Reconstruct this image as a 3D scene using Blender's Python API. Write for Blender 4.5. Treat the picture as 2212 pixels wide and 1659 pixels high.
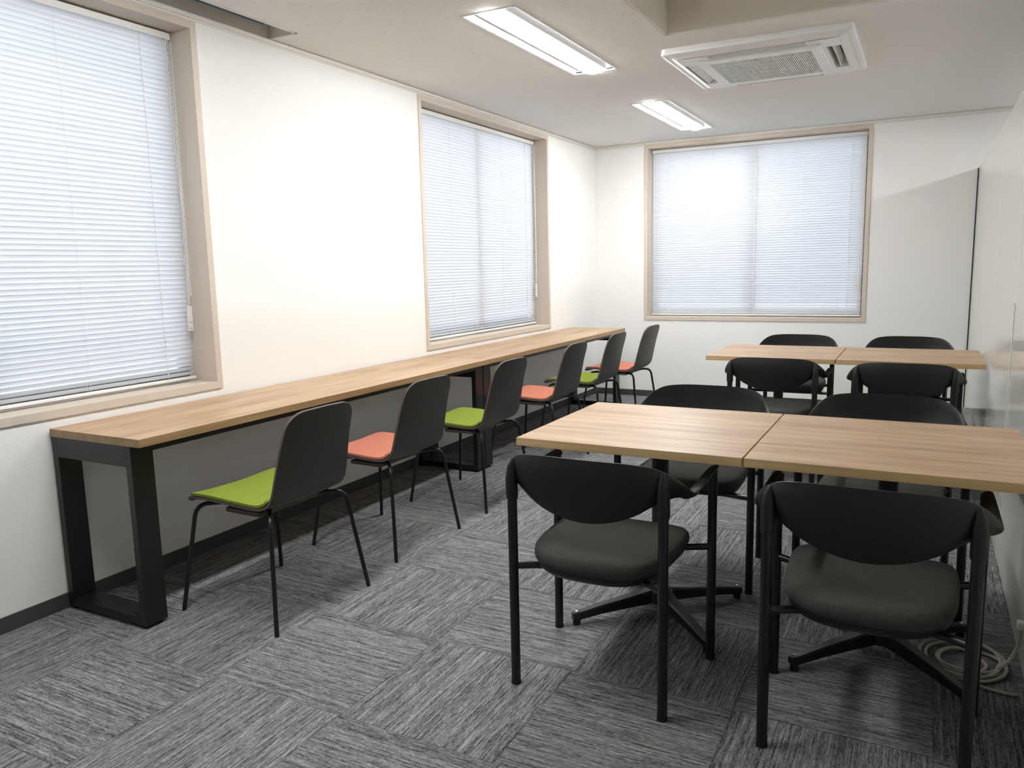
import bpy, bmesh, math, random
from mathutils import Vector, Matrix
random.seed(7)
for o in list(bpy.data.objects): bpy.data.objects.remove(o)
SC = bpy.context.scene
COL = SC.collection

# ---------------------------------------------------------------- camera, world, exposure
YAW, PIT, ROL, FPX = 0.4879, 0.148, 0.0222, 1684.22
fw = Vector((-math.sin(YAW)*math.cos(PIT), math.cos(YAW)*math.cos(PIT), -math.sin(PIT)))
rt = Vector((math.cos(YAW), math.sin(YAW), 0)); dn = fw.cross(rt)
r2 = rt*math.cos(ROL) + dn*math.sin(ROL); d2 = -rt*math.sin(ROL) + dn*math.cos(ROL)
cam = bpy.data.cameras.new('camera'); co = bpy.data.objects.new('camera', cam); COL.objects.link(co)
M = Matrix.Identity(4)
for i in range(3):
    M[i][0] = r2[i]; M[i][1] = -d2[i]; M[i][2] = -fw[i]
M[0][3], M[1][3], M[2][3] = 2.9391, -0.3474, 1.2883
co.matrix_world = M
cam.sensor_width = 36; cam.lens = FPX/2212*36; cam.clip_start = 0.05
SC.camera = co
SC.view_settings.view_transform = 'Standard'; SC.view_settings.look = 'None'
SC.view_settings.exposure = 0.36; SC.view_settings.gamma = 1
SC.view_settings.use_curve_mapping = False

W = bpy.data.worlds.new('sky'); SC.world = W; W.use_nodes = True
nt = W.node_tree; nt.nodes.clear()
wo = nt.nodes.new('ShaderNodeOutputWorld'); bg = nt.nodes.new('ShaderNodeBackground')
tc = nt.nodes.new('ShaderNodeTexCoord'); sx = nt.nodes.new('ShaderNodeSeparateXYZ')
cr = nt.nodes.new('ShaderNodeValToRGB')
nt.links.new(tc.outputs['Generated'], sx.inputs[0]); 
mr = nt.nodes.new('ShaderNodeMapRange'); mr.inputs[1].default_value = -1; mr.inputs[2].default_value = 1
nt.links.new(sx.outputs[2], mr.inputs[0]); nt.links.new(mr.outputs[0], cr.inputs[0])
e = cr.color_ramp.elements
e[0].position = 0.0; e[0].color = (.10, .12, .15, 1)
e[1].position = 1.0; e[1].color = (.80, .90, 1, 1)
for p_, c_ in ((.34, (.16, .20, .27, 1)), (.40, (.42, .56, .82, 1)), (.435, (.85, .93, 1, 1)), (.55, (.90, .95, 1, 1))):
    q = e.new(p_); q.color = c_
nt.links.new(cr.outputs[0], bg.inputs[0]); bg.inputs[1].default_value = 3.5
nt.links.new(bg.outputs[0], wo.inputs[0])
LAMP = 62.0          # emission of the ceiling luminaires' diffusers

# ---------------------------------------------------------------- dimensions
D, ZC, PX, PZ = 7.0208, 2.4324, 3.264, 1.992      # back wall, ceiling, partition x, partition height
XR, YF = 6.4, -3.2

# ---------------------------------------------------------------- materials
MAT = {}
def mat(name, col, rough=.5, metal=0, spec=.5, **kw):
    m = bpy.data.materials.new(name); m.use_nodes = True
    b = m.node_tree.nodes['Principled BSDF']
    b.inputs['Base Color'].default_value = (*col, 1); b.inputs['Roughness'].default_value = rough
    b.inputs['Metallic'].default_value = metal; b.inputs['Specular IOR Level'].default_value = spec
    for k, v in kw.items(): b.inputs[k.replace('_', ' ')].default_value = v
    MAT[name] = m; return m
def N(m, t, **kw):
    n = m.node_tree.nodes.new(t)
    for k, v in kw.items(): setattr(n, k, v)
    return n
def L(m, a, b): m.node_tree.links.new(a, b)
def P_(m): return m.node_tree.nodes['Principled BSDF']
def objco(m, scale=(1, 1, 1), kind='Object'):
    t = N(m, 'ShaderNodeTexCoord'); mp = N(m, 'ShaderNodeMapping'); mp.inputs['Scale'].default_value = scale
    L(m, t.outputs[kind], mp.inputs[0]); return mp.outputs[0]
def noise(m, vec, scale=1, detail=2, rough=.5):
    n = N(m, 'ShaderNodeTexNoise'); n.inputs['Scale'].default_value = scale
    n.inputs['Detail'].default_value = detail; n.inputs['Roughness'].default_value = rough
    L(m, vec, n.inputs['Vector']); return n.outputs['Fac']
def ramp(m, fac, stops):
    r = N(m, 'ShaderNodeValToRGB'); e = r.color_ramp.elements
    e[0].position, e[0].color = stops[0][0], (*stops[0][1], 1)
    e[1].position, e[1].color = stops[-1][0], (*stops[-1][1], 1)
    for p, c in stops[1:-1]:
        q = e.new(p); q.color = (*c, 1)
    L(m, fac, r.inputs[0]); return r.outputs[0]
def bump(m, h, strength, dist=.002):
    b = N(m, 'ShaderNodeBump'); b.inputs['Strength'].default_value = strength; b.inputs['Distance'].default_value = dist
    L(m, h, b.inputs['Height']); L(m, b.outputs[0], P_(m).inputs['Normal'])
def math_(m, op, a, b=None):
    n = N(m, 'ShaderNodeMath', operation=op)
    for i, v in enumerate((a, b)):
        if v is None: continue
        if isinstance(v, (int, float)): n.inputs[i].default_value = v
        else: L(m, v, n.inputs[i])
    return n.outputs[0]

wm = mat('wallpaper', (.885, .883, .868), .75, spec=.25)
bump(wm, noise(wm, objco(wm, (60, 60, 330)), 1, 3), .35, .0015)
cm = mat('ceiling_board', (.86, .85, .83), .9, spec=.1)
v1 = noise(cm, objco(cm, (95, 38, 60)), 1, 2.5, .6)
pit = ramp(cm, v1, [(.285, (.55, .53, .49)), (.345, (.85, .84, .82)), (1, (.88, .87, .85))])
L(cm, pit, P_(cm).inputs['Base Color']); bump(cm, v1, .5, .002)
mat('recess_paint', (.84, .80, .73), .6)
mat('recess_grey', (.68, .66, .62), .6)
mat('cornice', (.80, .78, .73), .5)
mat('baseboard_grey', (.055, .062, .058), .55)
mat('casing', (.63, .55, .47), .5)
mat('sash_metal', (.20, .20, .20), .4, .6)
mat('panel_white', (.70, .69, .645), .13, spec=.55)
mat('panel_joint', (.80, .79, .75), .3)
mat('gap_black', (.01, .01, .01), .6)
mat('ac_plastic', (.90, .90, .885), .4)
mat('ac_dark', (.06, .055, .05), .6)
mat('ac_grille', (.46, .45, .42), .5)
mat('lamp_white', (.88, .88, .88), .35)
mat('lamp_clip', (.5, .5, .5), .5)
mat('black_steel', (.007, .008, .0075), .38, .0, .5)
mat('black_plastic', (.008, .0083, .0083), .48, spec=.45)
mat('black_tube', (.005, .0055, .006), .33, spec=.5)
mat('dark_shell', (.034, .030, .025), .42, spec=.6)
mat('shell_edge', (.085, .07, .055), .6)
mat('bolt', (.7, .7, .7), .25, 1)
mat('cable', (.50, .49, .42), .5)
mat('cord', (.85, .85, .83), .6)
mat('tag', (.80, .78, .75), .4)
mat('ink', (.10, .10, .11), .6)
mat('rail_grey', (.10, .13, .16), .35, .4)

def fabric(name, c, sc=900):
    m = mat(name, c, .95, spec=.15)
    n = noise(m, objco(m, (sc, sc, sc)), 1, 1)
    L(m, ramp(m, n, [(.3, tuple(x*.72 for x in c)), (.7, tuple(min(1, x*1.25) for x in c))]), P_(m).inputs['Base Color'])
    bump(m, n, .4, .001); return m
fabric('felt_green', (.195, .250, .034), 500)
fabric('felt_salmon', (.50, .180, .122), 500)
fabric('charcoal_fabric', (.060, .060, .057), 420)

def wood(name, ax, c0=(.27, .165, .090), c1=(.43, .285, .165), c2=(.53, .375, .235), side=False):
    m = mat(name, c1, .42, spec=.5)
    s1 = [11, 11, 11]; s1[ax] = 1.3
    s2 = [70, 70, 70]; s2[ax] = 3.2
    a = noise(m, objco(m, s1), 1, 4, .6); b = noise(m, objco(m, s2), 1, 3, .6)
    mx = math_(m, 'ADD', math_(m, 'MULTIPLY', a, .62), math_(m, 'MULTIPLY', b, .38))
    L(m, ramp(m, mx, [(.34, c0), (.50, c1), (.64, c2)]), P_(m).inputs['Base Color'])
    bump(m, b, .12, .0006); return m
wood('oak_x', 0); wood('oak_y', 1)
wood('oak_edge_x', 0, (.42, .28, .13), (.54, .38, .19), (.60, .44, .24)); wood('oak_edge_y', 1, (.24, .145, .068), (.34, .22, .105), (.41, .27, .14))

def carpet():
    m = mat('carpet', (.15, .15, .15), .95, spec=.08)
    t = N(m, 'ShaderNodeTexCoord'); s = N(m, 'ShaderNodeSeparateXYZ'); L(m, t.outputs['Object'], s.inputs[0])
    x, y = s.outputs[0], s.outputs[1]
    tx = math_(m, 'DIVIDE', math_(m, 'SUBTRACT', x, .968), .512)
    ty = math_(m, 'DIVIDE', math_(m, 'SUBTRACT', y, 1.281), .522)
    ix, iy = math_(m, 'FLOOR', tx), math_(m, 'FLOOR', ty)
    par = math_(m, 'FLOORED_MODULO', math_(m, 'ADD', ix, iy), 2) if False else math_(m, 'ABSOLUTE', math_(m, 'MODULO', math_(m, 'ADD', ix, iy), 2))
    def mix(a, b, f):
        n = N(m, 'ShaderNodeMix', data_type='FLOAT'); L(m, f, n.inputs[0]); L(m, a, n.inputs[2]); L(m, b, n.inputs[3]); return n.outputs[0]
    u = mix(x, y, par); v = mix(y, x, par)
    tid = math_(m, 'ADD', math_(m, 'MULTIPLY', ix, 7.31), math_(m, 'MULTIPLY', iy, 3.17))
    def st(su, pitch, off):          # streaks: rows of their own, broken along their length
        row = math_(m, 'FLOOR', math_(m, 'DIVIDE', v, pitch)); c = N(m, 'ShaderNodeCombineXYZ')
        L(m, math_(m, 'ADD', math_(m, 'MULTIPLY', u, su), math_(m, 'MULTIPLY', row, 5.371)), c.inputs[0]); L(m, math_(m, 'MULTIPLY', row, 13.73), c.inputs[1])
        L(m, math_(m, 'ADD', tid, off), c.inputs[2]); return noise(m, c.outputs[0], 1, 1.5, .5)
    def wrow(pitch, off):
        row = math_(m, 'FLOOR', math_(m, 'DIVIDE', v, pitch)); c = N(m, 'ShaderNodeCombineXYZ')
        L(m, row, c.inputs[0]); L(m, math_(m, 'ADD', tid, off), c.inputs[1]); w = N(m, 'ShaderNodeTexWhiteNoise', noise_dimensions='3D')
        L(m, c.outputs[0], w.inputs[0]); return w.outputs[0]
    a = st(15, .0040, 0); b = st(85, .0022, 40); d = wrow(.0040, 3)
    mx = math_(m, 'ADD', math_(m, 'ADD', math_(m, 'MULTIPLY', a, .44), math_(m, 'MULTIPLY', b, .43)), math_(m, 'MULTIPLY', d, .13))
    col = ramp(m, mx, [(.36, (.048, .048, .050)), (.44, (.120, .121, .127)), (.53, (.195, .197, .202)), (.66, (.35, .346, .33))])
    # tile seams
    fx = math_(m, 'ABSOLUTE', math_(m, 'SUBTRACT', math_(m, 'FRACT', tx), .5)); fy = math_(m, 'ABSOLUTE', math_(m, 'SUBTRACT', math_(m, 'FRACT', ty), .5))
    seam = math_(m, 'GREATER_THAN', math_(m, 'MAXIMUM', fx, fy), .4965)
    mc = N(m, 'ShaderNodeMix', data_type='RGBA', blend_type='MULTIPLY'); L(m, math_(m, 'MULTIPLY', seam, .45), mc.inputs[0]); L(m, col, mc.inputs[6]); mc.inputs[7].default_value = (.3, .3, .3, 1)
    L(m, mc.outputs[2], P_(m).inputs['Base Color']); bump(m, a, .6, .003); return m
carpet()

def slat_mat():
    m = mat('slat', (.80, .81, .83), .45, spec=.4)
    nt = m.node_tree; tr = N(m, 'ShaderNodeBsdfTranslucent'); tr.inputs[0].default_value = (.82, .85, .92, 1)
    mx = N(m, 'ShaderNodeMixShader'); mx.inputs[0].default_value = .22
    out = nt.nodes['Material Output']
    L(m, P_(m).outputs[0], mx.inputs[1]); L(m, tr.outputs[0], mx.inputs[2]); L(m, mx.outputs[0], out.inputs[0])
slat_mat()
def glass():
    m = mat('pane_glass', (1, 1, 1), .02); nt = m.node_tree
    tr = N(m, 'ShaderNodeBsdfTransparent'); tr.inputs[0].default_value = (.93, .96, .97, 1)
    gl = N(m, 'ShaderNodeBsdfGlossy'); gl.inputs['Roughness'].default_value = .02
    fr = N(m, 'ShaderNodeFresnel'); fr.inputs[0].default_value = 1.45
    mx = N(m, 'ShaderNodeMixShader'); L(m, fr.outputs[0], mx.inputs[0]); L(m, tr.outputs[0], mx.inputs[1]); L(m, gl.outputs[0], mx.inputs[2])
    L(m, mx.outputs[0], nt.nodes['Material Output'].inputs[0])
glass()
lm = mat('lamp_glow', (.9, .9, .9), .4); P_(lm).inputs['Emission Color'].default_value = (1, .995, .975, 1); P_(lm).inputs['Emission Strength'].default_value = LAMP

# ---------------------------------------------------------------- mesh helpers
def link(name, bm, m, parent=None, smooth=True, angle=40, kind=None):
    me = bpy.data.meshes.new(name); bmesh.ops.recalc_face_normals(bm, faces=bm.faces[:]) if bm.get('_x') is None else None
    bm['b'].to_mesh(me); bm['b'].free()
    return _fin(name, me, m, parent, smooth, angle, kind)
def _fin(name, me, m, parent, smooth, angle, kind):
    for mm in (m if isinstance(m, (list, tuple)) else [m]): me.materials.append(MAT[mm])
    if smooth:
        for p in me.polygons: p.use_smooth = True
        me.set_sharp_from_angle(angle=math.radians(angle))
    o = bpy.data.objects.new(name, me); COL.objects.link(o)
    if smooth:
        w = o.modifiers.new('weighted_normals', 'WEIGHTED_NORMAL'); w.keep_sharp = True; w.weight = 100
    if parent: o.parent = parent
    if kind: o['kind'] = kind
    return o
def done(name, bm, m, parent=None, smooth=True, angle=40, kind=None, recalc=True):
    if recalc: bmesh.ops.recalc_face_normals(bm, faces=bm.faces[:])
    me = bpy.data.meshes.new(name); bm.to_mesh(me); bm.free()
    return _fin(name, me, m, parent, smooth, angle, kind)
def box(bm, x0, x1, y0, y1, z0, z1, bev=0, mi=0):
    vs = [bm.verts.new((x, y, z)) for z in (z0, z1) for y in (y0, y1) for x in (x0, x1)]
    fs = [bm.faces.new([vs[i] for i in f]) for f in ((0, 2, 3, 1), (4, 5, 7, 6), (0, 1, 5, 4), (2, 6, 7, 3), (0, 4, 6, 2), (1, 3, 7, 5))]
    for f in fs: f.material_index = mi
    if bev:
        es = list({e for f in fs for e in f.edges})
        bmesh.ops.bevel(bm, geom=es, offset=bev, segments=2, profile=.6, affect='EDGES')
    return fs
def tube(bm, pts, r, n=14, mi=0, cap=True):
    pts = [Vector(p) for p in pts]; rs = r if isinstance(r, (list, tuple)) else [r]*len(pts)
    rings = []; t = (pts[1]-pts[0]).normalized(); up = Vector((0, 0, 1)) if abs(t.z) < .9 else Vector((1, 0, 0))
    nrm = (up - t*up.dot(t)).normalized()
    for i, p in enumerate(pts):
        if i == 0: t = (pts[1]-p).normalized()
        elif i == len(pts)-1: t = (p-pts[i-1]).normalized()
        else: t = ((pts[i+1]-p).normalized() + (p-pts[i-1]).normalized()).normalized()
        nrm = (nrm - t*nrm.dot(t)).normalized(); b = t.cross(nrm)
        rings.append([bm.verts.new(p + (nrm*math.cos(2*math.pi*k/n) + b*math.sin(2*math.pi*k/n))*rs[i]) for k in range(n)])
    for a, b in zip(rings, rings[1:]):
        for k in range(n): bm.faces.new((a[k], a[(k+1) % n], b[(k+1) % n], b[k])).material_index = mi
    if cap: bm.faces.new(rings[0][::-1]).material_index = mi; bm.faces.new(rings[-1]).material_index = mi
def fillet(pts, rad, n=6):
    pts = [Vector(p) for p in pts]; out = [pts[0]]
    for i in range(1, len(pts)-1):
        p = pts[i]; a = (pts[i-1]-p); b = (pts[i+1]-p); d = min(rad, a.length*.49, b.length*.49)
        A = p + a.normalized()*d; B = p + b.normalized()*d
        for k in range(n+1):
            t = k/n; out.append(A*(1-t)**2 + p*2*t*(1-t) + B*t*t)
    out.append(pts[-1]); return out
def sheet(bm, grid, thick, mi=0, edge_mi=None):
    """closed sheet: grid of Vectors (rows x cols), second side offset along the local normal by thick (number or function)"""
    R, Cn = len(grid), len(grid[0])
    nor = [[None]*Cn for _ in range(R)]
    for i in range(R):
        for j in range(Cn):
            du = grid[min(i+1, R-1)][j] - grid[max(i-1, 0)][j]; dv = grid[i][min(j+1, Cn-1)] - grid[i][max(j-1, 0)]
            nn = du.cross(dv); nor[i][j] = nn.normalized() if nn.length > 1e-12 else Vector((0, 0, 1))
    A = [[bm.verts.new(grid[i][j]) for j in range(Cn)] for i in range(R)]
    B = [[bm.verts.new(grid[i][j] - nor[i][j]*thick) for j in range(Cn)] for i in range(R)]
    for i in range(R-1):
        for j in range(Cn-1):
            bm.faces.new((A[i][j], A[i+1][j], A[i+1][j+1], A[i][j+1])).material_index = mi
            bm.faces.new((B[i][j], B[i][j+1], B[i+1][j+1], B[i+1][j])).material_index = mi
    em = mi if edge_mi is None else edge_mi
    for i in range(R-1):
        bm.faces.new((A[i][0], B[i][0], B[i+1][0], A[i+1][0])).material_index = em
        bm.faces.new((A[i][-1], A[i+1][-1], B[i+1][-1], B[i][-1])).material_index = em
    for j in range(Cn-1):
        bm.faces.new((A[0][j], A[0][j+1], B[0][j+1], B[0][j])).material_index = em
        bm.faces.new((A[-1][j], B[-1][j], B[-1][j+1], A[-1][j+1])).material_index = em
def NB(): return bmesh.new()
def thing(name, label, cat, loc=(0, 0, 0), rz=0, group=None, kind=None):
    o = bpy.data.objects.new(name, None); COL.objects.link(o); o.location = loc; o.rotation_euler = (0, 0, rz); o.empty_display_size = .1
    if kind: o['kind'] = kind
    if label: o['label'] = label
    if cat: o['category'] = cat
    if group: o['group'] = group
    return o
def copy_tree(src, loc, rz, label=None, swap=None):
    r = src.copy(); COL.objects.link(r); r.location = loc; r.rotation_euler = (0, 0, rz)
    if label: r['label'] = label
    def kids(s, d):
        for ch in [c for c in ALL if c.parent == s]:
            c = ch.copy(); COL.objects.link(c); c.parent = d
            if swap and ch.name.split('.')[0] in swap:
                c.data = swap[ch.name.split('.')[0]]
            kids(ch, c)
    ALL = list(bpy.data.objects)
    kids(src, r); return r
def spline(keys, n):
    """Catmull-Rom through key tuples"""
    K = [keys[0]] + list(keys) + [keys[-1]]; out = []
    segs = len(keys)-1
    for s in range(n):
        t = s/(n-1)*segs; i = min(int(t), segs-1); f = t-i
        p0, p1, p2, p3 = K[i], K[i+1], K[i+2], K[i+3]
        out.append(tuple(.5*((2*b) + (-a+c)*f + (2*a-5*b+4*c-d)*f*f + (-a+3*b-3*c+d)*f**3) for a, b, c, d in zip(p0, p1, p2, p3)))
    return out

# ---------------------------------------------------------------- room shell
CI = .033   # casing width
WIN = [ # number, wall, a0, a1, z0, z1 (outer edge of casing)
    (1, 'L', .294, 2.250, .756, 2.398), (2, 'L', 3.983, 5.939, .752, 2.399), (3, 'B', .509, 2.487, .755, 2.4076)]
def wall_with_holes(name, axis, lo, hi, t0, t1, holes, m):
    bm = NB()
    def b(a0, a1, z0, z1):
        if axis == 'L': box(bm, t0, t1, a0, a1, z0, z1)
        else: box(bm, a0, a1, t0, t1, z0, z1)
    cur = lo
    for a0, a1, z0, z1 in holes:
        b(cur, a0, 0, 2.75); b(a0, a1, 0, z0); b(a0, a1, z1, 2.75); cur = a1
    b(cur, hi, 0, 2.75)
    return done(name, bm, m, None, smooth=False, kind='structure')
hl = [(w[2]+.01, w[3]-.01, w[4]+.01, w[5]-.01) for w in WIN if w[1] == 'L']
hb = [(w[2]+.01, w[3]-.01, w[4]+.01, w[5]-.01) for w in WIN if w[1] == 'B']
wall_with_holes('wall_left', 'L', YF, D+.3, -.30, 0, hl, 'wallpaper')
wall_with_holes('wall_back', 'B', 0, XR, D, D+.30, hb, 'wallpaper')
bm = NB(); box(bm, XR, XR+.2, YF, D+.3, 0, 2.75); done('wall_far_right', bm, 'wallpaper', smooth=False, kind='structure')
bm = NB(); box(bm, -.3, XR+.2, YF-.2, YF, 0, 2.75); done('wall_front', bm, 'wallpaper', smooth=False, kind='structure')
bm = NB(); box(bm, -.3, XR+.2, YF-.2, D+.3, -.12, 0); done('floor', bm, 'carpet', smooth=False, kind='structure')

# ceiling board with openings
LX0, LX1 = .995, 1.268
LAMPS = [(LX0, .575, False), (LX0, 2.905, True), (LX0, 5.235, True), (4.73, 2.905, False), (4.73, 5.235, False)]
LLEN = 1.30; LW = LX1-LX0
SLOT = (0, .19, -.6, 2.70); COF = (1.715, 2.95, 2.05, 3.69); AC = (1.70, 2.48, 4.01, 4.79)
holes = [SLOT, COF, AC] + [(x, x+LW, y, y+LLEN) for x, y, _ in LAMPS]
xs = sorted({0, XR} | {h[0] for h in holes} | {h[1] for h in holes}); ys = sorted({YF, D} | {h[2] for h in holes} | {h[3] for h in holes})
bm = NB()
for i in range(len(xs)-1):
    for j in range(len(ys)-1):
        cx_, cy_ = (xs[i]+xs[i+1])/2, (ys[j]+ys[j+1])/2
        if any(h[0] < cx_ < h[1] and h[2] < cy_ < h[3] for h in holes): continue
        box(bm, xs[i], xs[i+1], ys[j], ys[j+1], ZC, ZC+.012)
box(bm, -.3, XR+.2, YF-.2, D+.3, 2.75, 2.85)
done('ceiling', bm, 'ceiling_board', smooth=False, kind='structure')
def lining(name, h, depth, m, lip=.012, lipdown=.004, skip=()):
    x0, x1, y0, y1 = h; t = .012; bm = NB(); z0 = ZC-lipdown; z1 = ZC+depth
    if 'x0' not in skip: box(bm, x0, x0+t, y0, y1, z0, z1)
    if 'x1' not in skip: box(bm, x1-t, x1, y0, y1, z0, z1)
    box(bm, x0, x1, y0, y0+t, z0, z1); box(bm, x0, x1, y1-t, y1, z0, z1)
    box(bm, x0, x1, y0, y1, z1, z1+t)
    return done(name, bm, m, smooth=False, kind='structure')
lining('trim_1', COF, .175, 'recess_paint')
lining('trim_2', SLOT, .075, 'recess_grey')
# white lip round the coffer
bm = NB(); x0, x1, y0, y1 = COF; w_ = .022
for a in ((x0-w_, x0, y0-w_, y1+w_), (x1, x1+w_, y0-w_, y1+w_), (x0, x1, y0-w_, y0), (x0, x1, y1, y1+w_)): box(bm, a[0], a[1], a[2], a[3], ZC-.006, ZC)
done('trim_3', bm, 'cornice', smooth=False, kind='structure')
# slim cornices under the ceiling
bm = NB(); box(bm, 0, .012, YF, D, ZC-.022, ZC-.004); box(bm, 0, .004, YF, D, ZC-.03, ZC); done('trim_4', bm, 'cornice', smooth=False, kind='structure')
bm = NB(); box(bm, .012, XR, D-.012, D, ZC-.022, ZC-.004); box(bm, .012, XR, D-.004, D, ZC-.03, ZC); done('trim_5', bm, 'cornice', smooth=False, kind='structure')
bm = NB(); box(bm, 0, .008, YF, D, 0, .06, .0015); done('baseboard_left', bm, 'baseboard_grey', kind='structure')
bm = NB(); box(bm, .008, PX-.012, D-.008, D, 0, .06, .0015); done('baseboard_back', bm, 'baseboard_grey', kind='structure')

# glossy white partition (stops short of the ceiling)
seams = [-3.0, -1.9, 0.03, 1.16, 2.29, 3.43, 4.56, 5.70, D-.014]
bm = NB()
for a, b in zip(seams, seams[1:]): box(bm, PX, PX+.036, a+.0012, b-.0012, .004, PZ, .0012)
done('wall_right', bm, 'panel_white', kind='structure')
bm = NB(); box(bm, PX+.006, PX+.030, -3, D-.014, .002, PZ-.004); done('trim_6', bm, 'cornice', smooth=False, kind='structure')
bm = NB(); box(bm, PX+.001, PX+.03, D-.013, D-.0005, 0, PZ-.001); box(bm, PX-.0070, PX-.0005, D-.005, D, .06, PZ); done('trim_7', bm, 'gap_black', smooth=False, kind='structure')
bm = NB(); box(bm, PX-.0035, PX, 3.424, 3.436, .01, 1.10, .001); done('trim_8', bm, 'panel_joint', smooth=False, kind='structure')

# ---------------------------------------------------------------- windows and blinds
CORDS = {1: (.52, .90, 1.28, 1.668, 2.046), 2: (4.15, 4.53, 4.919, 5.30, 5.725), 3: (.723, 1.119, 1.523, 1.923, 2.323)}
BLAB = {1: 'white venetian blind in the nearest window, left edge of the photo',
        2: 'white venetian blind in the far window on the left wall',
        3: 'white venetian blind covering the window in the back wall'}
for num, wl, a0, a1, z0, z1 in WIN:
    base = thing('window_%d' % num, None, None, kind='structure')
    def B(bm, a, b, d0, d1, za, zb, bev=0, mi=0):   # d = depth outward from wall face
        if wl == 'L': box(bm, -d1, -d0, a, b, za, zb, bev, mi)
        else: box(bm, a, b, D+d0, D+d1, za, zb, bev, mi)
    def V(a, d, z): return Vector((-d, a, z)) if wl == 'L' else Vector((a, D+d, z))
    # casing: projects 8 mm into the room, lines the reveal
    bm = NB()
    B(bm, a0, a0+CI, -.008, .24, z0, z1, .0015); B(bm, a1-CI, a1, -.008, .24, z0, z1, .0015)
    B(bm, a0+CI, a1-CI, -.008, .24, z0, z0+CI, .0015); B(bm, a0+CI, a1-CI, -.008, .24, z1-CI, z1, .0015)
    done('window_casing', bm, 'casing', base)
    i0, i1, j0, j1 = a0+CI, a1-CI, z0+CI, z1-CI; mid = (i0+i1)/2
    bm = NB()
    for (p, q, dd) in ((i0, mid+.02, .20), (mid-.02, i1, .175)):
        B(bm, p, p+.045, dd, dd+.022, j0, j1); B(bm, q-.045, q, dd, dd+.022, j0, j1)
        B(bm, p+.045, q-.045, dd, dd+.022, j0, j0+.06); B(bm, p+.045, q-.045, dd, dd+.022, j1-.045, j1)
    done('window_sash', bm, 'sash_metal', base, smooth=False)
    for (p, q, dd) in ((i0, mid+.02, .20), (mid-.02, i1, .175)):
        bm = NB(); B(bm, p+.045, q-.045, dd+.009, dd+.013, j0+.06, j1-.045); done('pane', bm, 'pane_glass', base, smooth=False)
    # blind
    DB = .125 if wl == 'L' else .115
    bl = thing('venetian_blind', BLAB[num], 'blind', group=None)
    s0, s1 = i0+.012, i1-.012
    bm = NB(); B(bm, s0, s1, DB-.015, DB+.015, j1-.036, j1-.008, .002); done('headrail', bm, 'cord', bl)
    bm = NB(); B(bm, s0+.002, s1-.002, DB-.012, DB+.012, j0+.012, j0+.024, .003); done('bottom_rail', bm, 'cord', bl)
    pitch, top, bot = .0215, j1-.052, j0+.040
    n = int((top-bot)/pitch); bm = NB(); rnd = random.Random(num)
    for k in range(n+1):
        z = bot + (top-bot)*k/n
        ang = math.radians(66 + 4*rnd.random() if k > 5 else (48 if wl == 'L' else 58) + 3*k*(wl == 'L') + 1.5*k)
        hw, sag = .0125, .0022
        cols = 7; grid = []
        dz = rnd.uniform(-.0007, .0007)
        for a_ in (s0+.003+rnd.uniform(0, .002), s1-.003-rnd.uniform(0, .002)):
            row = []
            for c in range(cols):
                t = -1+2*c/(cols-1); cu = sag*(1-t*t)      # t=-1 room side
                d = t*hw*math.cos(ang) + cu*math.sin(ang); zz = -t*hw*math.sin(ang) + cu*math.cos(ang)
                row.append(V(a_, DB+d, z+zz+dz))
            grid.append(row)
        vs = [[bm.verts.new(p) for p in r] for r in grid]
        for c in range(cols-1): bm.faces.new((vs[0][c], vs[1][c], vs[1][c+1], vs[0][c+1]))
    done('slats', bm, 'slat', bl, recalc=False, angle=60)
    for ic, ca in enumerate(CORDS[num]):
        bm = NB(); tube(bm, [V(ca, DB-.0125, j1-.03), V(ca, DB-.0125, j0+.02)], .0006, 6); tube(bm, [V(ca, DB+.0125, j1-.03), V(ca, DB+.0125, j0+.02)], .0008, 6)
        if ic in (0, 2, 4):
            for k in range(n):
                z = bot+(top-bot)*(k+.5)/n
                tube(bm, [V(ca, DB-.013, z+.005), V(ca+.003, DB-.013, z-.005)], .0027 if wl == 'L' else .0042, 6)  # cord-coloured dashes; on the back window they imitate light through slat holes
        done('ladder_cord', bm, 'cord', bl)
    # pull cord with tag on the right side
    hz = 1.03; ha = s1-.028 if wl == 'L' else s1-.035; dh = DB-.030
    bm = NB(); tube(bm, [V(ha, DB-.016, j1-.03), V(ha+.003, dh, 1.6), V(ha-.002, dh, hz+.125)], .0013, 6)
    tube(bm, [V(ha+.012, DB-.016, j1-.03), V(ha+.010, dh, 1.5), V(ha+.004, dh, hz+.125)], .0013, 6)
    done('pull_cord', bm, 'cord', bl)
    # twisted loop beside it (left wall blinds)
    bm = NB(); pts1, pts2 = [], []
    for k in range(140):
        t = k/139; z = j1-.05 - t*(j1-.05-hz-.16); ph = t*2*math.pi*22
        pts1.append(V(ha+.020+.0035*math.cos(ph), dh+.006+.0035*math.sin(ph), z)); pts2.append(V(ha+.020-.0035*math.cos(ph), dh+.006-.0035*math.sin(ph), z))
    tube(bm, pts1, .0012, 5); tube(bm, pts2, .0012, 5); done('twist_cord', bm, 'cord', bl)
    # tag: rounded top plate
    hw = .0135; prof = [(-hw, hz), (hw, hz), (hw, hz+.105)] + [(hw*math.cos(math.pi*k/8), hz+.105+hw*math.sin(math.pi*k/8)) for k in range(1, 8)] + [(-hw, hz+.105)]
    bm = NB(); fr = [bm.verts.new(V(ha+p, dh-.003, z)) for p, z in prof]; bk = [bm.verts.new(V(ha+p, dh+.003, z)) for p, z in prof]
    bm.faces.new(fr); bm.faces.new(bk[::-1])
    for k in range(len(prof)): bm.faces.new((fr[k], bk[k], bk[(k+1) % len(prof)], fr[(k+1) % len(prof)]))
    tg = done('pull_tag', bm, 'tag', bl)
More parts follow.
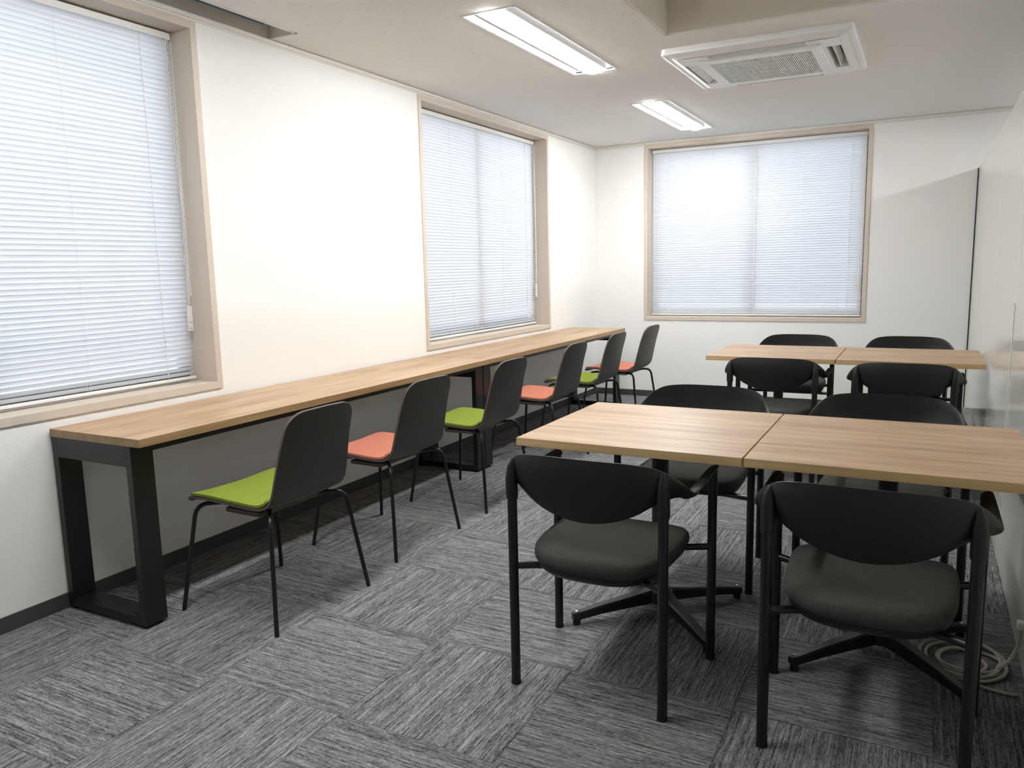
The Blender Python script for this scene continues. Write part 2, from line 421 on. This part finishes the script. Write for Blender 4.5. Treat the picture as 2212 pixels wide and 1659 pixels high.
    for zz, l, th in ((hz+.010, .8, .0016), (hz+.038, .85, .0022)):
        bm = NB(); B(bm, ha-hw*l, ha+hw*l, dh-.0036, dh-.0030, zz, zz+th); done('printed_line', bm, 'ink', tg, smooth=False)

# curtain rail in the ceiling slot
rl = NB(); tube(rl, [(.120, -.5, ZC+.018), (.120, 2.545, ZC+.018)], .011, 14); box(rl, .112, .128, -.5, 2.52, ZC+.026, ZC+.060, .002)
for yy in (.3, 1.2, 2.3): box(rl, .10, .14, yy, yy+.03, ZC+.045, ZC+.0755)
o = done('curtain_rail', rl, 'rail_grey'); o['label'] = 'dark grey rail inside the ceiling slot above the nearest window'; o['category'] = 'rail'

# ---------------------------------------------------------------- ceiling luminaires
def luminaire(x0, y0, label):
    o = thing('ceiling_light', label, 'ceiling light', (x0+LW/2, y0+LLEN/2, ZC), 0, 'recessed office ceiling lights')
    hw, hl = LW/2, LLEN/2
    bm = NB()   # housing: sloping white wings, rim
    for s in (-1, 1):
        a = [(s*hw, -hl, 0), (s*hw, hl, 0), (s*.075, hl-.0, .045), (s*.075, -hl, .045)]
        vs = [bm.verts.new(p) for p in a]; bm.faces.new(vs)
    for s in (-1, 1):
        vs = [bm.verts.new(p) for p in ((-hw, s*hl, 0), (hw, s*hl, 0), (.075, s*hl, .045), (-.075, s*hl, .045))]; bm.faces.new(vs)
    box(bm, -.076, .076, -hl, hl, .045, .075)
    for s in (-1, 1): box(bm, s*hw-.006, s*hw+.006, -hl-.006, hl+.006, -.003, .004); box(bm, -hw, hw, s*hl-.006, s*hl+.006, -.003, .004)
    done('housing', bm, 'lamp_white', o)
    bm = NB(); n = 12; R0 = []
    for y in (-hl+.02, hl-.02):
        R0.append([bm.verts.new((-.062*math.cos(math.pi*k/n), y, .030-.048*math.sin(math.pi*k/n)**.7)) for k in range(n+1)])
    for k in range(n): bm.faces.new((R0[0][k], R0[0][k+1], R0[1][k+1], R0[1][k]))
    for r in R0: bm.faces.new(r)
    bm.faces.new((R0[0][0], R0[1][0], R0[1][n], R0[0][n]))
    done('diffuser', bm, 'lamp_glow', o)
    for s in (-1, 1):
        bm = NB(); box(bm, s*.070-.004, s*.070+.004, -hl+.01, hl-.01, .004, .040); done('clip_rail', bm, 'lamp_clip', o, smooth=False)
    return o
labs = ['lit ceiling light just behind and left of the camera position', 'lit recessed ceiling light above the aisle, left of the air conditioner', 'lit ceiling light in front of the back wall window, second in view',
        'lit ceiling light beyond the white partition, nearer the front', 'lit ceiling light beyond the white partition, nearest the back wall']
for (x, y, _), lb in zip(LAMPS, labs): luminaire(x, y, lb)

# ---------------------------------------------------------------- air conditioner
ac = thing('ceiling_air_conditioner', 'white square cassette air conditioner set in the ceiling', 'air conditioner', (2.086, 4.43, ZC-.018))
def rrect(hx, hy, r, z, n=6):
    out = []
    for (sx, sy, a0) in ((1, 1, 0), (-1, 1, 90), (-1, -1, 180), (1, -1, 270)):
        for k in range(n+1):
            a = math.radians(a0+90*k/n); out.append((sx*(hx-r)+r*math.cos(a), sy*(hy-r)+r*math.sin(a), z))
    return out
bm = NB(); prof = [(.478, .0185), (.480, .003), (.482, -.006), (.478, -.014), (.462, -.018), (.458, -.015), (.44, -.019), (.41, -.030)]
rings = [[bm.verts.new(p) for p in rrect(h, h, .03, z)] for h, z in prof]
for a, b in zip(rings, rings[1:]):
    for k in range(len(a)): bm.faces.new((a[k], a[(k+1) % len(a)], b[(k+1) % len(a)], b[k]))
# field between rim (.41) and grille (.27) with four outlets cut out
G = .41; OL, OW0, OW1 = .25, .335, .405     # outlet half length, distance range
xs_ = sorted({-G, -OW1, -OW0, -OL, -.27, .27, OL, OW0, OW1, G})
for i in range(len(xs_)-1):
    for j in range(len(xs_)-1):
        cx_, cy_ = (xs_[i]+xs_[i+1])/2, (xs_[j]+xs_[j+1])/2
        if abs(cx_) < .27 and abs(cy_) < .27: continue
        if (OW0 < abs(cx_) < OW1 and abs(cy_) < OL) or (OW0 < abs(cy_) < OW1 and abs(cx_) < OL): continue
        vs = [bm.verts.new((x, y, -.032)) for x, y in ((xs_[i], xs_[j]), (xs_[i], xs_[j+1]), (xs_[i+1], xs_[j+1]), (xs_[i+1], xs_[j]))]; bm.faces.new(vs)
for s in (-1, 1):       # outlet throats
    for ax in (0, 1):
        for d in (OW0, OW1):
            q = [(s*d, -OL, -.032), (s*d, OL, -.032), (s*d, OL, .05), (s*d, -OL, .05)]
            if ax: q = [(y, x, z) for x, y, z in q]
            bm.faces.new([bm.verts.new(p) for p in q])
        for e_ in (-OL, OL):
            q = [(s*OW0, e_, -.032), (s*OW1, e_, -.032), (s*OW1, e_, .05), (s*OW0, e_, .05)]
            if ax: q = [(y, x, z) for x, y, z in q]
            bm.faces.new([bm.verts.new(p) for p in q])
bmesh.ops.remove_doubles(bm, verts=bm.verts[:], dist=.0004)
done('panel', bm, 'ac_plastic', ac)
bm = NB(); box(bm, -.375, .375, -.375, .375, .05, .20); done('duct_body', bm, 'ac_dark', ac, smooth=False)
# raised frame round the grille
bm = NB(); 
for a in ((-.315, .315, -.315, -.262), (-.315, .315, .262, .315), (-.315, -.262, -.262, .262), (.262, .315, -.262, .262)): box(bm, *a, -.044, -.030, .002)
done('grille_frame', bm, 'ac_plastic', ac)
bm = NB()
for k in range(54):
    x = -.262+.524*(k+.5)/54; box(bm, x-.0022, x+.0022, -.262, .262, -.042, -.026)
for k in range(1, 6):
    y = -.262+.524*k/6; box(bm, -.262, .262, y-.002, y+.002, -.040, -.026)
done('grille', bm, 'ac_plastic', ac, smooth=False)
bm = NB(); box(bm, -.262, .262, -.262, .262, -.020, -.010); done('filter', bm, 'ac_grille', ac, smooth=False)
for s, ax in ((-1, 0), (1, 0), (-1, 1), (1, 1)):      # swing flaps
    bm = NB(); g = []
    for t in (-OL+.006, OL-.006):
        row = []
        for k in range(6):
            u = k/5; d = OW0+.006 + .055*u if not (s == 1 and ax == 0) else OW0+.030+.012*u; z = -.028 + (.030*(1-u) if not (s == 1 and ax == 0) else .045*u) + .004*math.sin(math.pi*u)
            p = (s*d, t, z); row.append(Vector(p if ax == 0 else (p[1], p[0], p[2])))
        g.append(row)
    sheet(bm, g, .004); done('louvre_flap', bm, 'ac_plastic', ac)

# ---------------------------------------------------------------- wall counter (two units end to end)
CW, CT, CTH = .523, .72, .030
def counter(y0, y1, label):
    o = thing('wall_counter_desk', label, 'desk', (0, y0, 0), 0, 'counter desks along the window wall'); Ln = y1-y0
    bm = NB(); fs = box(bm, .010, CW, 0, Ln, CT-CTH, CT, .0008, 0)
    for f in bm.faces:
        if abs(f.normal.z) < .5: pass
    bmesh.ops.recalc_face_normals(bm, faces=bm.faces[:])
    for f in bm.faces: f.material_index = 0 if f.normal.z > .5 else 1
    done('tabletop', bm, ['oak_y', 'oak_edge_y'], o)
    X0, X1, T, Wd = .014, .468, .030, .092
    for ya in (.002, Ln-Wd-.002):
        bm = NB()
        box(bm, X0, X0+T, ya, ya+Wd, .012, CT-CTH, .0015); box(bm, X1-T, X1, ya, ya+Wd, .012, CT-CTH, .0015)
        box(bm, X0+T, X1-T, ya, ya+Wd, .012, .012+T, .0015); box(bm, X0+T, X1-T, ya, ya+Wd, CT-CTH-.078, CT-CTH, .0015)
        lg = done('leg_frame', bm, 'black_steel', o)
        for px in (X0+.02, X1-.02):
            for py in (ya+.02, ya+Wd-.02):
                bm = NB(); tube(bm, [(px, py, 0), (px, py, .013)], .012, 12); done('levelling_foot', bm, 'black_plastic', lg)
    for xa in (X0+.002, X1-.03):
        bm = NB(); box(bm, xa, xa+.028, Wd+.002, Ln-Wd-.002, CT-CTH-.033, CT-CTH, .001); done('side_rail', bm, 'black_steel', o)
    return o
counter(1.403, 3.917, 'nearer half of the long oak-topped counter under the windows')
counter(3.921, 6.435, 'farther half of the long oak-topped counter, ending by the corner')

# ---------------------------------------------------------------- counter chairs (face -x)
def interp_profile(keys, n): return spline(keys, n)
def rounded(s, total, w0, r0, w1, r1):
    """half width with rounded ends; s from start"""
    w = w0+(w1-w0)*s/total
    if s < r0: w -= r0-math.sqrt(max(0, r0*r0-(r0-s)**2))
    e_ = total-s
    if e_ < r1: w -= r1-math.sqrt(max(0, r1*r1-(r1-e_)**2))
    return w
PROF = [(-.236, .424), (-.222, .437), (-.190, .446), (-.10, .447), (0, .441), (.08, .436), (.135, .436), (.172, .447), (.198, .478), (.216, .53), (.240, .61), (.266, .70), (.296, .803)]
def shell_grid(keys, n, w0, r0, w1, r1, cols, wmid=None, lift=0, curve=.016):
    P = spline(keys, n); S = [0]
    for a, b in zip(P, P[1:]): S.append(S[-1]+math.hypot(a[0]-b[0], a[1]-b[1]))
    # resample with dense ends
    tot = S[-1]; m_ = n; out = []
    for k in range(m_):
        t = k/(m_-1); s = tot*(.5-.5*math.cos(math.pi*t))*.75 + tot*t*.25
        i = max(j for j in range(len(S)) if S[j] <= s+1e-9); i = min(i, len(S)-2); f = (s-S[i])/(S[i+1]-S[i])
        x = P[i][0]*(1-f)+P[i+1][0]*f; z = P[i][1]*(1-f)+P[i+1][1]*f
        dx, dz = P[i+1][0]-P[i][0], P[i+1][1]-P[i][1]; l = math.hypot(dx, dz); nx, nz = -dz/l, dx/l
        x += nx*lift; z += nz*lift
        w = rounded(s, tot, w0, r0, w1, r1)
        if wmid: w += wmid*math.sin(math.pi*s/tot)
        row = []
        for c in range(cols):
            v = -1+2*c/(cols-1); v = math.sin(v*math.pi/2)*.5+v*.5
            hgt = max(0, min(1, (z-.47)/.2)); yy = v*w; off = curve*hgt*(yy/.19)**2; crown = .005*max(0, min(1, (z-.62)/.18))**2*(yy/.15)**2 if lift == 0 else 0
            seatdip = (1-hgt)*.008*(v*v)
            row.append(Vector((x-off, v*w, z+seatdip-crown)))
        out.append(row)
    return out
def make_counter_chair(label, felt):
    o = thing('side_chair', label, 'chair', (0, 0, 0), 0, 'upholstered side chairs along the counter')
    bm = NB(); sheet(bm, shell_grid(PROF, 46, .220, .040, .170, .065, 17, .004), .010, 0, 1)
    done('shell', bm, ['dark_shell', 'shell_edge'], o, angle=35)
    ck = [(-.226, .437), (-.190, .447), (-.10, .448), (0, .442), (.08, .437), (.130, .437), (.165, .447), (.186, .468)]
    bm = NB(); g = shell_grid(ck, 26, .213, .036, .196, .012, 17, .003, .0105); sheet(bm, g, .0095)
    bmesh.ops.recalc_face_normals(bm, faces=bm.faces[:])
    done('seat_cushion', bm, felt, o, angle=50)
    bm = NB(); box(bm, -.05, .125, -.185, .185, .404, .422, .003); done('mounting_plate', bm, 'shell_edge', o)
    for sx, sy in ((-1, -1), (-1, 1), (1, -1), (1, 1)):
        bm = NB(); tube(bm, fillet([(sx*.07, sy*.08, .4145), (sx*.196, sy*.200, .418), (sx*.248, sy*.253, .004)], .05, 8), .0085, 12)
        tube(bm, [(sx*.248, sy*.253, 0), (sx*.2478, sy*.2528, .006)], .009, 12)
        done('leg', bm, 'black_tube', o)
    return o
c1 = make_counter_chair('green-cushioned side chair nearest the camera at the counter', 'felt_green')
c1.location = (.704, 1.832, 0); c1.rotation_euler.z = math.radians(-1.5)
sal = [c for c in bpy.data.objects if c.parent == c1 and c.name.startswith('seat_cushion')][0].data.copy()
sal.materials[0] = MAT['felt_salmon']
CH = [(.670, 2.602, -2, 1, 'salmon-cushioned side chair at the counter, between the first two green ones'),
      (.690, 3.375, -1.5, 0, 'second green-cushioned side chair from the camera, in front of the middle counter legs'),
      (.672, 4.305, -1, 1, 'middle salmon-cushioned side chair, just behind the middle counter legs'),
      (.670, 5.080, -1, 0, 'farthest green-cushioned side chair at the counter'),
      (.700, 5.810, -2, 1, 'farthest salmon-cushioned side chair, at the far end of the counter')]
for x, y, a, s, lb in CH:
    copy_tree(c1, (x, y, 0), math.radians(a), lb, {'seat_cushion': sal} if s else None)

# ---------------------------------------------------------------- square tables on cross bases
TW, TTH = .75, .027
def make_table(label):
    o = thing('square_table', label, 'table', (0, 0, 0), 0, 'square oak-topped tables'); h = TW/2-.0012
    bm = NB(); box(bm, -h, h, -h, h, CT-TTH, CT, .0010); bmesh.ops.recalc_face_normals(bm, faces=bm.faces[:])
    for f in bm.faces: f.material_index = 0 if f.normal.z > .5 else 1
    done('tabletop', bm, ['oak_x', 'oak_edge_x'], o)
    bm = NB(); box(bm, -.20, .20, -.04, .04, CT-TTH-.022, CT-TTH, .003); box(bm, -.04, .04, -.20, .20, CT-TTH-.022, CT-TTH, .003); box(bm, -.05, .05, -.02, .09, CT-TTH-.06, CT-TTH-.02, .006)
    done('top_bracket', bm, 'black_steel', o)
    bm = NB(); tube(bm, [(0, .045, .06), (0, .045, CT-TTH-.02)], .030, 24); done('column', bm, 'black_steel', o)
    bm = NB(); tube(bm, [(0, .045, .045), (0, .045, .085), (0, .045, .10)], [.052, .050, .034], 24)
    hub = done('hub', bm, 'black_steel', o)
    for k in range(4):
        a = math.radians(45+90*k); d = Vector((math.cos(a), math.sin(a), 0)); n = Vector((-d.y, d.x, 0)); c0 = Vector((0, .045, 0))
        st = [(.03, .026, .045, .095), (.12, .023, .041, .080), (.25, .019, .032, .062), (.338, .0155, .020, .046), (.350, .013, .020, .044)]
        bm = NB(); R = []
        for s, w, zb, zt in st:
            p = c0+d*s; R.append([bm.verts.new(p+n*w*sx_+Vector((0, 0, z))) for sx_, z in ((-1, zb), (-1, zt-.006), (-.7, zt), (.7, zt), (1, zt-.006), (1, zb))])
        for A_, B_ in zip(R, R[1:]):
            for q in range(6): bm.faces.new((A_[q], A_[(q+1) % 6], B_[(q+1) % 6], B_[q]))
        bm.faces.new(R[0][::-1]); bm.faces.new(R[-1]); arm = done('base_arm', bm, 'black_steel', o, angle=30)
        p = c0+d*.335
        bm = NB(); tube(bm, [p, p+Vector((0, 0, .022))], .014, 14); done('glide', bm, 'black_plastic', arm)
        bm = NB(); tube(bm, [p+Vector((0, 0, .045)), p+Vector((0, 0, .050)), p+Vector((0, 0, .052))], [.007, .0065, .003], 12); done('bolt', bm, 'bolt', arm)
    return o
t1 = make_table('oak-topped square table nearest the camera, left of the front pair')
t1.location = (2.111, 2.313, 0)
copy_tree(t1, (2.864, 2.313, 0), 0, 'oak-topped square table of the front pair, against the white partition')
copy_tree(t1, (2.119, 4.860, 0), 0, 'left oak-topped square table of the pair further back')
copy_tree(t1, (2.873, 4.860, 0), 0, 'right oak-topped square table of the far pair, touching the partition')

# ---------------------------------------------------------------- black armchairs (face +y)
def make_armchair(label):
    o = thing('armchair', label, 'chair', (0, 0, 0), 0, 'black armchairs around the tables')
    # one-piece back and arms: section = top point T, bottom point B, thickness
    half = [ # T(x,y,z)  B(x,y,z)  th
        ((0, -.246, .750), (0, -.216, .556), .011),
        ((.08, -.243, .750), (.08, -.213, .566), .011),
        ((.15, -.233, .747), (.15, -.205, .592), .012),
        ((.205, -.214, .738), (.202, -.190, .624), .014),
        ((.245, -.180, .714), (.236, -.165, .640), .015),
        ((.275, -.130, .676), (.252, -.125, .638), .015),
        ((.291, -.085, .643), (.256, -.085, .628), .014),
        ((.293, -.02, .641), (.257, -.02, .630), .013),
        ((.291, .08, .646), (.257, .08, .635), .013),
        ((.289, .17, .650), (.256, .17, .640), .013),
        ((.287, .218, .650), (.258, .218, .640), .013),
        ((.278, .232, .649), (.267, .232, .641), .010)]
    full = [((-a[0], a[1], a[2]), (-b[0], b[1], b[2]), t) for a, b, t in half[:0:-1]] + half
    keys = [(*a, *b, t) for a, b, t in full]; St = spline(keys, 121)
    bm = NB(); R = []; prev = None
    C3 = [Vector(((s[0]+s[3])/2, (s[1]+s[4])/2, (s[2]+s[5])/2)) for s in St]
    for i, s in enumerate(St):
        T, B_, th = Vector(s[:3]), Vector(s[3:6]), s[6]
        tan = (C3[min(i+1, len(C3)-1)]-C3[max(i-1, 0)]).normalized(); up = (T-B_); hl_ = up.length/2; up.normalize()
        nn = tan.cross(up).normalized(); c = (T+B_)/2; ring = []
        # rounded-lens section with slight outward bow
        m_ = 7
        bow = .012*min(1, hl_/.09)
        for side in (1, -1):
            for k in range(m_+1):
                t = -1+2*k/m_; t2 = t*side
                prof_ = (1-abs(t2)**4)**.5 if abs(t2) < 1 else 0
                ring.append(bm.verts.new(c + up*hl_*t2 + nn*(side*th/2*max(.25, prof_) + bow*(1-t2*t2))))
        R.append(ring)
    n = len(R[0])
    for a, b in zip(R, R[1:]):
        for k in range(n): bm.faces.new((a[k], a[(k+1) % n], b[(k+1) % n], b[k]))
    bm.faces.new(R[0][::-1]); bm.faces.new(R[-1])
    done('back_and_arm_shell', bm, 'black_plastic', o, angle=50)
    # seat pad
    def outline(sc, n=72):
        pts = []
        for k in range(n):
            a = 2*math.pi*k/n; c_, s_ = math.cos(a), math.sin(a)
            e_ = 6.0 if s_ > 0 else 3.0
            hx = .213; hy = .215 if s_ > 0 else .235
            x = hx*math.copysign(abs(c_)**(2/e_), c_); y = hy*math.copysign(abs(s_)**(2/e_), s_)
            x *= 1+.035*(y/.2)
            pts.append((x*sc, (y-.005)*sc))
        return pts
    bm = NB(); Rg = []
    for sc, z in ((.90, .398), (.965, .401), (.993, .412), (1.0, .425), (.99, .438), (.955, .448), (.85, .4545), (.6, .456), (.3, .4565)):
        Rg.append([bm.verts.new((x, y, z - .010*max(0, (y-.10)/.12)**2*(sc > .5) - .004*(x/.2)**2*0)) for x, y in outline(sc)])
    for a, b in zip(Rg, Rg[1:]):
        for k in range(72): bm.faces.new((a[k], a[(k+1) % 72], b[(k+1) % 72], b[k]))
    bm.faces.new(Rg[0][::-1]); bm.faces.new(Rg[-1]); done('seat_pad', bm, 'charcoal_fabric', o, angle=70)
    bm = NB(); Rg = []
    for sc, z in ((.72, .366), (.88, .372), (.95, .388), (.955, .400)): Rg.append([bm.verts.new((x, y, z)) for x, y in outline(sc)])
    for a, b in zip(Rg, Rg[1:]):
        for k in range(72): bm.faces.new((a[k], a[(k+1) % 72], b[(k+1) % 72], b[k]))
    bm.faces.new(Rg[0][::-1]); bm.faces.new(Rg[-1]); done('seat_pan', bm, 'black_plastic', o, angle=50)
    for y, hw in ((-.150, .235), (.165, .272)):
        yy = -.205 if y < 0 else .205
        bm = NB(); tube(bm, fillet([(-hw, yy, .385), (-.16, y, .380), (.16, y, .380), (hw, yy, .385)], .03, 4), .0110, 12); done('cross_bar', bm, 'black_tube', o)
    for sx in (-1, 1):
        bm = NB(); tube(bm, [(sx*.235, -.205, .002), (sx*.235, -.205, .62)], .0148, 18); l = done('leg', bm, 'black_tube', o)
        bm = NB(); tube(bm, [(sx*.235, -.205, .598), (sx*.235, -.205, .604), (sx*.235, -.207, .66), (sx*.2335, -.207, .698), (sx*.229, -.202, .722)], [.0165, .0185, .0182, .0140, .006], 18); done('socket', bm, 'black_plastic', l)
        bm = NB(); tube(bm, [(sx*.235, -.205, 0), (sx*.235, -.205, .010)], .0157, 16); done('foot_cap', bm, 'black_plastic', l)
        bm = NB(); tube(bm, [(sx*.272, .205, .002), (sx*.272, .205, .642)], .0148, 18); l = done('leg', bm, 'black_tube', o)
        bm = NB(); tube(bm, [(sx*.272, .205, 0), (sx*.272, .205, .010)], .0157, 16); done('foot_cap', bm, 'black_plastic', l)
    return o
a1 = make_armchair('black armchair with its back to the camera, nearest the aisle'); a1.location = (2.097, 1.872, 0)
PI = math.pi
for x, y, rz, lb in [
    (2.842, 1.872, 0, 'black armchair with its back to the camera, nearest the partition and the coiled cable'),
    (2.108, 2.860, PI, 'black armchair facing the camera behind the left front table'),
    (2.822, 2.860, PI, 'black armchair facing the camera behind the right front table'),
    (2.180, 4.465, 0, 'black armchair on the near side of the far left table'),
    (2.862, 4.420, 0, 'black armchair on the near side of the far right table'),
    (2.125, 5.550, PI, 'black armchair by the back wall behind the far left table'),
    (2.854, 5.550, PI, 'black armchair by the back wall behind the far right table')]:
    copy_tree(a1, (x, y, 0), rz, lb)

# ---------------------------------------------------------------- cable on the floor by the partition
cb = thing('coiled_cable', 'coiled beige cable lying on the floor against the partition', 'cable', (3.11, 2.40, 0))
pts = []; rnd = random.Random(3)
for k in range(150):
    t = k/149; a = -1.2 + t*2*math.pi*4.2
    r = .085+.030*math.sin(t*9.0)+.012*math.sin(t*31)
    pts.append((r*1.05*math.cos(a)-.005*math.sin(7*t), r*1.15*math.sin(a)+.012*math.sin(t*11), .006+.010*t+.003*math.sin(a*2.3)))
pts = pts + [(.085, -.05, .02), (.115, -.02, .04), (.137, -.01, .09), (.142, -.015, .155)]
P2 = spline(pts, 520)
bm = NB(); tube(bm, P2, .0052, 8); done('cable_loop', bm, 'cable', cb)
bm = NB(); tube(bm, spline([(-.06, -.10, .0055), (.02, -.15, .0055), (.09, -.17, .0055), (.13, -.165, .0055)], 30), .0052, 8); done('cable_tail', bm, 'cable', cb)
bm = NB(); box(bm, .131, .152, -.028, .002, .150, .172, .002); done('cable_clip', bm, 'cord', cb)
